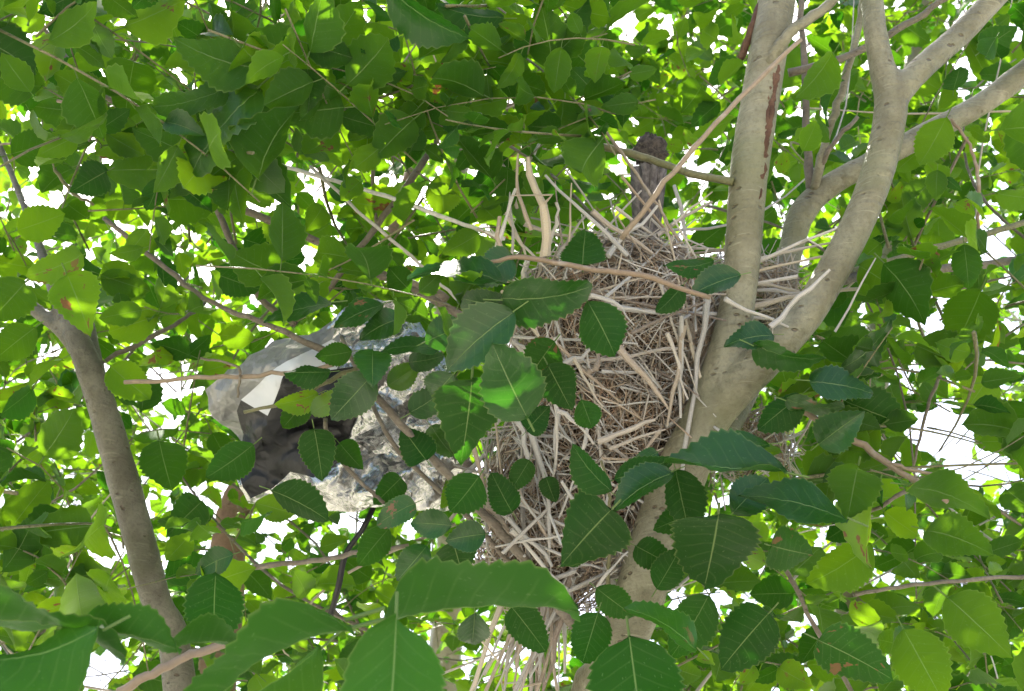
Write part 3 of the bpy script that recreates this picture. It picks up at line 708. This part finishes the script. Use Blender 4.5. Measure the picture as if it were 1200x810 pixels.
# ------------------------------------------------------------------ the nest
nest_c = at(705, 470, 1.47)
NEST = thing('bird_nest', (float(nest_c[0]), float(nest_c[1]), float(nest_c[2] - .2)), 'bulky heap of dry grey and tan sticks wedged against the tree fork', 'nest')
rn = np.random.default_rng(41)
ELL = [(at(728, 385, 1.51), np.array((.128, .12, .105))), (at(718, 475, 1.50), np.array((.112, .115, .115))), (at(668, 575, 1.50), np.array((.105, .10, .115))), (at(645, 645, 1.49), np.array((.085, .08, .08))),
       (at(868, 345, 1.55), np.array((.07, .05, .05))), (at(880, 525, 1.53), np.array((.05, .05, .04)))]

core = []
for c, r in ELL[:4]:
    nu, nv = 28, 16
    th = np.linspace(0, 2 * math.pi, nu, endpoint=False); ph = np.linspace(.02, math.pi - .02, nv)
    V = []
    for p in ph:
        for t in th:
            q = np.array((math.sin(p) * math.cos(t), math.sin(p) * math.sin(t), math.cos(p)))
            k = .76 + .12 * mnoise.noise(Vector(q * 3 + c))
            V.append(c + q * r * k)
    i = np.arange(nv - 1)[:, None] * nu; j = np.arange(nu)[None]; j2 = (j + 1) % nu
    core.append((np.array(V), np.stack([i + j, i + nu + j, i + nu + j2, i + j2], -1).reshape(-1, 4)))
m, nt, bs, out = new_mat('nest_core'); g = G(nt)
co = g.n('ShaderNodeTexCoord').outputs['Object']
g.set(bs.inputs['Base Color'], g.mix(g.step(g.noise(co, 90, 4, .7), .35, .65), rgb(.04, .027, .019), rgb(.13, .09, .06)))
bs.inputs['Roughness'].default_value = .95
g.set(bs.inputs['Normal'], g.bump(g.noise(co, 150, 3), 1, .006))
put('packed_core', mesh_np('packed_core', *merge(core)), NEST, m)

def surf(k=None):
    """A point on the heap's outer surface on the sides one can see, and its outward normal."""
    while True:
        e = int(rn.choice(6, p=(.31, .25, .24, .11, .06, .03))) if k is None else k
        c, r = ELL[e]
        q = unit(rn.standard_normal(3))
        if q[1] > .45: continue
        p = c + q * r
        if any(np.sum(((p - c2) / r2) ** 2) < .82 for i2, (c2, r2) in enumerate(ELL) if i2 != e): continue
        return p, unit(q / r), e

def stick_line(L, bend, rng, n=4):
    t = np.linspace(-.5, .5, n)[:, None]
    a, b = rng.standard_normal(3) * bend, rng.standard_normal(3) * bend * .4
    a[0] = b[0] = 0
    return t * np.array((L, 0, 0)) + (t ** 2 - .08) * a * L + np.sin(t * 7) * b * L * .15

def tangent_frame(nrm, e, rng):
    ref = np.array((0, 0, 1.0)) if 2 <= e < 4 else np.array((1.0, 0, 0))
    d = ref + rng.standard_normal(3) * (.7 if 2 <= e < 4 else .8)
    d = d - np.dot(d, nrm) * nrm + nrm * rng.normal() * .24
    return frame(d, nrm)                         # y along the stick

STICKS = []
for i in range(30):                              # crooked, tapering, some with a broken side shoot
    r_ = np.random.default_rng(500 + i)
    n_ = 7
    C = np.zeros((n_, 3)); C[:, 1] = np.linspace(-.5, .5, n_)
    C[:, 0] = np.cumsum(r_.standard_normal(n_)) * .42 + (C[:, 1] ** 2) * r_.normal() * 1.3
    C[:, 2] = np.cumsum(r_.standard_normal(n_)) * .42 + (C[:, 1] ** 2) * r_.normal() * 1.3
    C[:, [0, 2]] *= .04 * .9
    rad = .02 * np.linspace(1.15, .55, n_) * (1 + .13 * r_.standard_normal(n_))
    prt = [tube(C, rad, 6, .05, r_)]
    if i % 3 == 0:
        k_ = int(r_.integers(2, 5)); a_ = C[k_]
        prt.append(tube(np.array([a_, a_ + (.05 * r_.normal(), .06, .05 * r_.normal()), a_ + (.12 * r_.choice((-1, 1)), .15, .08 * r_.normal())]), (.011, .009, .006), 4))
    V, F = merge(prt)
    me = mesh_np('stick', V, F, False); me.materials.append(M_STICK); STICKS.append(me)

def stick_object(p, Rm, L, thick, me=None, mat=None):
    o = bpy.data.objects.new('stick', me or STICKS[int(rn.integers(len(STICKS)))]); COL.objects.link(o)
    o.parent = NEST
    k = thick / .04
    M = np.stack([Rm[:, 0] * k, Rm[:, 1] * L, Rm[:, 2] * k], 1)
    Mx = Matrix([[*M[i], p[i]] for i in range(3)] + [[0, 0, 0, 1]]); Mx.translation -= NEST.location
    o.matrix_basis = Mx
    return o

nst = 0
# sticks one can name in the picture: x0,y0,x1,y1,width,depth0,depth1
MAN = [(736, 300, 640, 205, 6, 1.38, 1.36), (596, 250, 606, 300, 6, 1.4, 1.38), (640, 300, 614, 185, 13, 1.36, 1.36), (622, 270, 610, 180, 6, 1.37, 1.37), (592, 330, 588, 255, 9, 1.35, 1.37), (580, 320, 612, 225, 8, 1.37, 1.37),
       (643, 290, 640, 238, 7, 1.38, 1.38), (600, 300, 596, 225, 4, 1.38, 1.38), (660, 295, 652, 212, 3, 1.38, 1.38), (668, 290, 672, 215, 3, 1.38, 1.38), (652, 300, 690, 252, 5, 1.37, 1.4), (770, 275, 838, 238, 6, 1.44, 1.46),
       (786, 262, 832, 222, 3, 1.44, 1.46), (712, 300, 780, 252, 7, 1.4, 1.43), (690, 250, 760, 300, 7, 1.4, 1.43), (850, 322, 985, 270, 6, 1.46, 1.42), (860, 315, 975, 283, 6, 1.47, 1.46), (840, 330, 980, 300, 5, 1.46, 1.45),
       (855, 342, 960, 352, 5, 1.46, 1.46), (848, 352, 925, 388, 6, 1.35, 1.37), (900, 380, 965, 310, 7, 1.35, 1.35), (860, 360, 1048, 338, 7, 1.45, 1.48), (870, 330, 940, 346, 6, 1.46, 1.48), (980, 390, 1028, 304, 3, 1.38, 1.38),
       (692, 348, 770, 370, 6, 1.345, 1.36), (740, 390, 828, 356, 5, 1.355, 1.36), (722, 410, 788, 482, 9, 1.35, 1.355), (660, 430, 700, 405, 7, 1.37, 1.36), (672, 420, 706, 478, 4, 1.36, 1.35), (690, 438, 706, 415, 9, 1.36, 1.355),
       (800, 370, 796, 490, 6, 1.365, 1.36), (806, 382, 790, 500, 6, 1.365, 1.355), (782, 390, 796, 470, 5, 1.36, 1.36), (655, 480, 700, 515, 6, 1.36, 1.355), (700, 515, 770, 505, 8, 1.36, 1.36), (715, 528, 780, 502, 5, 1.36, 1.36),
       (616, 485, 640, 645, 8, 1.385, 1.38), (622, 500, 636, 640, 5, 1.39, 1.385), (606, 480, 616, 560, 8, 1.39, 1.39), (598, 560, 650, 640, 6, 1.385, 1.385), (585, 600, 645, 665, 7, 1.385, 1.385), (600, 620, 668, 690, 6, 1.385, 1.385),
       (652, 470, 655, 560, 6, 1.37, 1.38), (655, 480, 648, 550, 5, 1.375, 1.38), (640, 668, 545, 676, 7, 1.38, 1.38), (675, 670, 600, 674, 6, 1.38, 1.38), (705, 620, 580, 640, 4, 1.37, 1.37), (560, 570, 600, 640, 9, 1.39, 1.39),
       (700, 690, 740, 650, 5, 1.38, 1.38), (690, 500, 660, 610, 5, 1.37, 1.38), (600, 400, 640, 410, 5, 1.36, 1.36), (555, 520, 572, 620, 6, 1.39, 1.39), (600, 355, 632, 415, 9, 1.33, 1.36), (520, 570, 590, 620, 5, 1.4, 1.4),
       (830, 350, 800, 560, 9, 1.38, 1.375), (772, 330, 820, 470, 4, 1.37, 1.37), (640, 410, 655, 395, 8, 1.34, 1.33),
       (705, 640, 790, 690, 5, 1.42, 1.46), (700, 700, 712, 650, 5, 1.4, 1.42), (860, 520, 905, 490, 4, 1.44, 1.46), (875, 530, 900, 560, 4, 1.45, 1.45), (850, 545, 920, 500, 4, 1.45, 1.45), (790, 690, 830, 650, 4, 1.45, 1.45)]
for x0, y0, x1, y1, w, d0, d1 in MAN:
    a, b = at(x0, y0, d0), at(x1, y1, d1)
    Rm = frame(b - a, CAM - a)
    stick_object((a + b) / 2, Rm, np.linalg.norm(b - a), .85 * w * (d0 + d1) / 2 / FPX); nst += 1
for i in range(26):                              # loose bundle hanging under the heap
    x0, x1 = rn.uniform(608, 690), 0
    x1 = x0 - rn.uniform(-15, 75); y0, y1 = rn.uniform(660, 710), rn.uniform(780, 860)
    a, b = at(x0, y0, 1.44 + rn.uniform(-.05, .05)), at(x1, y1, 1.44 + rn.uniform(-.05, .05))
    stick_object((a + b) / 2, frame(b - a, CAM - a), np.linalg.norm(b - a), rn.uniform(.003, .007)); nst += 1
while nst < 300:
    p, nrm, e = surf()
    Rm = tangent_frame(nrm, e, rn)
    L = rn.uniform(.07, .24) if e < 3 else rn.uniform(.05, .14)
    stick_object(p + nrm * rn.uniform(-.006, .008), Rm, L, rn.uniform(.0018, .0042) * (1.7 if rn.random() < .1 else 1)); nst += 1

def litter(name, n, Lr, Tr, seg, mat, lift, es=None, bend=.2):
    VV, TT, FF, off = [], [], [], 0
    for i in range(n):
        p, nrm, e = surf(None if es is None else int(rn.choice(es)))
        d = rn.standard_normal(3); d = d - np.dot(d, nrm) * nrm * rn.uniform(.6, 1)
        Rm = frame(d, nrm)
        L = rn.uniform(*Lr)
        C = stick_line(L, bend, rn, 4)[:, [1, 0, 2]] @ Rm.T + p + nrm * rn.uniform(*lift)
        V, F = tube(C, rn.uniform(*Tr) / 2 * np.array((1, 1, .95, .8)), seg)
        VV.append(V); FF.append(F + off); off += len(V); TT.append(np.full(len(V), rn.random()))
    put(name, mesh_np(name, np.vstack(VV), np.vstack(FF), True, None, {'tone': np.concatenate(TT)}), NEST, mat, kind='stuff')
litter('small_sticks', 1700, (.03, .13), (.0009, .0026), 4, M_STICK, (-.024, .006))
litter('fine_litter', 9000, (.012, .055), (.0006, .0013), 4, M_FINE, (-.028, .003))

# ------------------------------------------------------------------ grey upright stub behind the nest rim
sp = at(758, 262, 1.56)
STUB = thing('weathered_stub', tuple(float(v) for v in sp), 'dark grey upright stub with rounded top, rising behind the nest rim', 'stub')
m_st, nt, bs, out = new_mat('grey_grain'); g = G(nt)
co = g.n('ShaderNodeTexCoord').outputs['Object']
gr = g.noise(g.scaled(co, (220, 220, 12)), 1, 4, .6)
c = g.mix(g.step(gr, .35, .7), rgb(.085, .075, .075), rgb(.19, .17, .165))
g.set(bs.inputs['Base Color'], c); bs.inputs['Roughness'].default_value = .85
g.set(bs.inputs['Normal'], g.bump(gr, .8, .002))
m_cap, nt, bs, out = new_mat('dark_rough'); g = G(nt)
co = g.n('ShaderNodeTexCoord').outputs['Object']
n1 = g.noise(co, 160, 4, .7)
g.set(bs.inputs['Base Color'], g.mix(g.step(n1, .35, .7), rgb(.03, .025, .023), rgb(.11, .09, .075))); bs.inputs['Roughness'].default_value = 1
g.set(bs.inputs['Normal'], g.bump(n1, 1, .004))
def stub_axis(t): return at(757 + 5 * t, 330 - 152 * t, 1.56)
r2 = np.random.default_rng(9)
nseg = 4
for q in range(nseg):                            # long flat strips side by side
    f0, f1 = q / nseg * 2 - 1, (q + 1) / nseg * 2 - 1
    rowsV = []
    ts = np.linspace(0, .97 - .10 * abs((f0 + f1) / 2), 10)
    for t in ts:
        wpx = (12 + 11 * t) * 1.56 / FPX
        ax = stub_axis(t)
        for f, dz in ((f0 - .01, .0014), ((f0 + f1) / 2, 0), (f1 + .01, .0014), ((f0 + f1) / 2, .014)):
            rowsV.append(ax + RIGHT * wpx * f + FWD * (dz + .010 * f * f + r2.normal() * .0004))
    i = np.arange(len(ts) - 1)[:, None] * 4; j = np.arange(4)[None]; j2 = (j + 1) % 4
    F = np.stack([i + j, i + j2, i + 4 + j2, i + 4 + j], -1).reshape(-1, 4)
    e = (len(ts) - 1) * 4
    put('strip', mesh_np('strip', np.array(rowsV), np.vstack([F, [(e, e + 1, e + 2, e + 3), (3, 2, 1, 0)]])), STUB, m_st)
cp = []
for p in np.linspace(.05, math.pi - .05, 12):
    for t in np.linspace(0, 2 * math.pi, 16, endpoint=False):
        q = np.array((math.sin(p) * math.cos(t), math.sin(p) * math.sin(t), math.cos(p)))
        k = 1 + .12 * r2.standard_normal()
        cp.append(at(762, 178, 1.57) + RIGHT * q[0] * .0215 * k + FWD * q[1] * .014 * k + UP * q[2] * .022 * k)
i = np.arange(11)[:, None] * 16; j = np.arange(16)[None]; j2 = (j + 1) % 16
put('rounded_top', mesh_np('rounded_top', np.array(cp), np.stack([i + j, i + 16 + j, i + 16 + j2, i + j2], -1).reshape(-1, 4)), STUB, m_cap)

# ------------------------------------------------------------------ burst foil balloon caught in the branches
bc = at(395, 485, 1.60)
BAL = thing('foil_balloon', tuple(float(v) for v in bc), 'crumpled silver, black and white foil balloon snagged in the branches', 'balloon')
def foil_material(name, col, metal, rough, bumps):
    m, nt, bs, out = new_mat(name); g = G(nt)
    co = g.n('ShaderNodeTexCoord').outputs['Object']
    vor = g.n('ShaderNodeTexVoronoi', feature='F1'); g.set(vor.inputs['Vector'], co); vor.inputs['Scale'].default_value = 38
    n1 = g.noise(co, 30, 3, .55)
    bs.inputs['Base Color'].default_value = col
    bs.inputs['Metallic'].default_value = metal
    bs.inputs['Roughness'].default_value = rough
    g.set(bs.inputs['Normal'], g.bump(g.math('ADD', vor.outputs['Distance'], n1), bumps, .012))
    return m
M_SILVER = foil_material('silver_foil', rgb(.48, .48, .47), .95, .27, .45)
M_BLACK = foil_material('black_print', rgb(.003, .003, .004), .0, .45, .3)
M_WHITE = foil_material('white_print', rgb(.55, .57, .61), .0, .4, .15)
# outline of the sagging bag, in photo pixels about its own plane
OUT = [(238, 458), (262, 440), (320, 402), (372, 388), (420, 352), (468, 350), (500, 385), (528, 430), (545, 500), (560, 560), (540, 602), (470, 592), (415, 598), (350, 592), (292, 588), (276, 560), (272, 520), (248, 490)]
from mathutils.geometry import delaunay_2d_cdt
WHITE = [(286, 468), (332, 430), (392, 398), (406, 404), (400, 432), (345, 438), (318, 486)]
BLACK = [(277, 482), (286, 468), (318, 486), (345, 438), (400, 432), (426, 428), (432, 470), (404, 528), (374, 556), (342, 552), (320, 572), (294, 584), (277, 556)]
REFLECTION_TINT = [(230, 458), (262, 436), (320, 396), (384, 380), (402, 398), (332, 430), (287, 467), (276, 482), (276, 545), (240, 500)]  # left strip of the foil, greyed to imitate its darker reflection
def in_poly(p, poly):
    x, y = p; c = False; j = len(poly) - 1
    for i in range(len(poly)):
        xi, yi = poly[i]; xj, yj = poly[j]
        if (yi > y) != (yj > y) and x < (xj - xi) * (y - yi) / (yj - yi) + xi: c = not c
        j = i
    return c
rf = np.random.default_rng(77)
def ragged(poly, closed=True, step_=9):
    out = []
    for (x0, y0), (x1, y1) in zip(poly, poly[1:] + poly[:1]):
        n_ = max(1, int(math.hypot(x1 - x0, y1 - y0) / step_))
        out += [(x0 + (x1 - x0) * q / n_, y0 + (y1 - y0) * q / n_) for q in range(n_)]
    return out
verts2, edges2 = [], []
rim = [(x + rf.normal() * 1.6, y + rf.normal() * 1.6) for x, y in ragged(OUT)]
for ring in (rim, ragged(WHITE, step_=14), ragged(BLACK, step_=14)):
    o0 = len(verts2); verts2 += ring
    edges2 += [(o0 + q, o0 + (q + 1) % len(ring)) for q in range(len(ring))]
while len(verts2) < 2300:                         # finer crumples to the right, longer creases at the left
    q = (rf.uniform(235, 565), rf.uniform(345, 605))
    if in_poly(q, OUT) and rf.random() < (.25 if q[0] < 400 else 1): verts2.append(q)
vo, eo, fo, *_ = delaunay_2d_cdt([Vector(v) for v in verts2], edges2, [], 0, .01)
FOLDS = [(math.cos(a_), math.sin(a_), 1 / l_, l_ * .00042, rf.random() * 2) for a_, l_ in zip(rf.uniform(0, math.pi, 8), (80, 62, 50, 40, 32, 26, 20, 16))]
WARP = 10
def foil_point(q, jit, back=0.0):
    qv = Vector((q[0] * .02, q[1] * .02, 0))
    q0 = q; q = (q[0] + WARP * mnoise.noise(qv * 1.4), q[1] + WARP * mnoise.noise(qv * 1.4 + Vector((7, 7, 7))))
    rid = sum(a * abs(((q[0] * cx + q[1] * cy) * f + ph0) % 2 - 1) for cx, cy, f, a, ph0 in FOLDS) + .02 * mnoise.noise(qv)
    rr_ = ((q[0] - 400) / 160) ** 2 + ((q[1] - 485) / 120) ** 2
    q = q0
    return at(q[0], q[1], 1.56) + FWD * (.05 * rr_ - rid + .02 - .02 * (q[0] - 400) / 150 + jit + back)
jits = rf.standard_normal(len(vo)) * np.where(np.array([v[0] for v in vo]) < 400, .0006, .0016)
P0 = np.array([foil_point(v, j) for v, j in zip(vo, jits)])
P1 = np.array([foil_point(v, j * .5, max(0, .05 * (1 - ((v[0] - 400) / 160) ** 2 - ((v[1] - 485) / 120) ** 2)) + .0006) for v, j in zip(vo, jits)])
Fs = {'s': [], 'w': [], 'b': [], 'd': []}
for f in fo:
    if len(f) != 3: continue
    c = tuple(np.mean([vo[k_][:] for k_ in f], axis=0))
    if not in_poly(c, rim): continue
    Fs['w' if in_poly(c, WHITE) else 'b' if in_poly(c, BLACK) else 'd' if in_poly(c, REFLECTION_TINT) else 's'].append(tuple(f))
def sub(name, fl, mat, P=P0):
    fl = np.array(fl); used = np.unique(fl); mp = np.zeros(len(P), int); mp[used] = np.arange(len(used))
    return put(name, mesh_np(name, P[used], mp[fl], True), BAL, mat)
sub('silver_front', Fs['s'], M_SILVER)
sub('grey_reflection_tint', Fs['d'], foil_material('reflection_tint_foil', rgb(.26, .26, .255), .5, .42, .8))  # same foil with a darker reflection put into the colour, and rougher
sub('black_print', Fs['b'], M_BLACK)
sub('white_print', Fs['w'], M_WHITE)
sub('silver_back', [f[::-1] for f in Fs['s'] + Fs['b'] + Fs['w'] + Fs['d']], M_SILVER, P1)
# its dark ribbon hanging below
rbn = spline([at(440, 590, 1.58), at(425, 620, 1.57), at(405, 650, 1.57), at(396, 690, 1.58), at(385, 730, 1.6)], 6)
t = np.gradient(rbn, axis=0)
V = np.vstack([rbn - RIGHT * .004, rbn + RIGHT * .004, rbn + RIGHT * .004 + FWD * .0006, rbn - RIGHT * .004 + FWD * .0006])
nn = len(rbn); i = np.arange(nn - 1)
put('ribbon', mesh_np('ribbon', V, np.vstack([np.stack([i + a * nn, i + 1 + a * nn, i + 1 + b * nn, i + b * nn], -1) for a, b in ((0, 1), (1, 2), (2, 3), (3, 0))])), BAL, M_BLACK, label='thin black ribbon hanging from the foil')
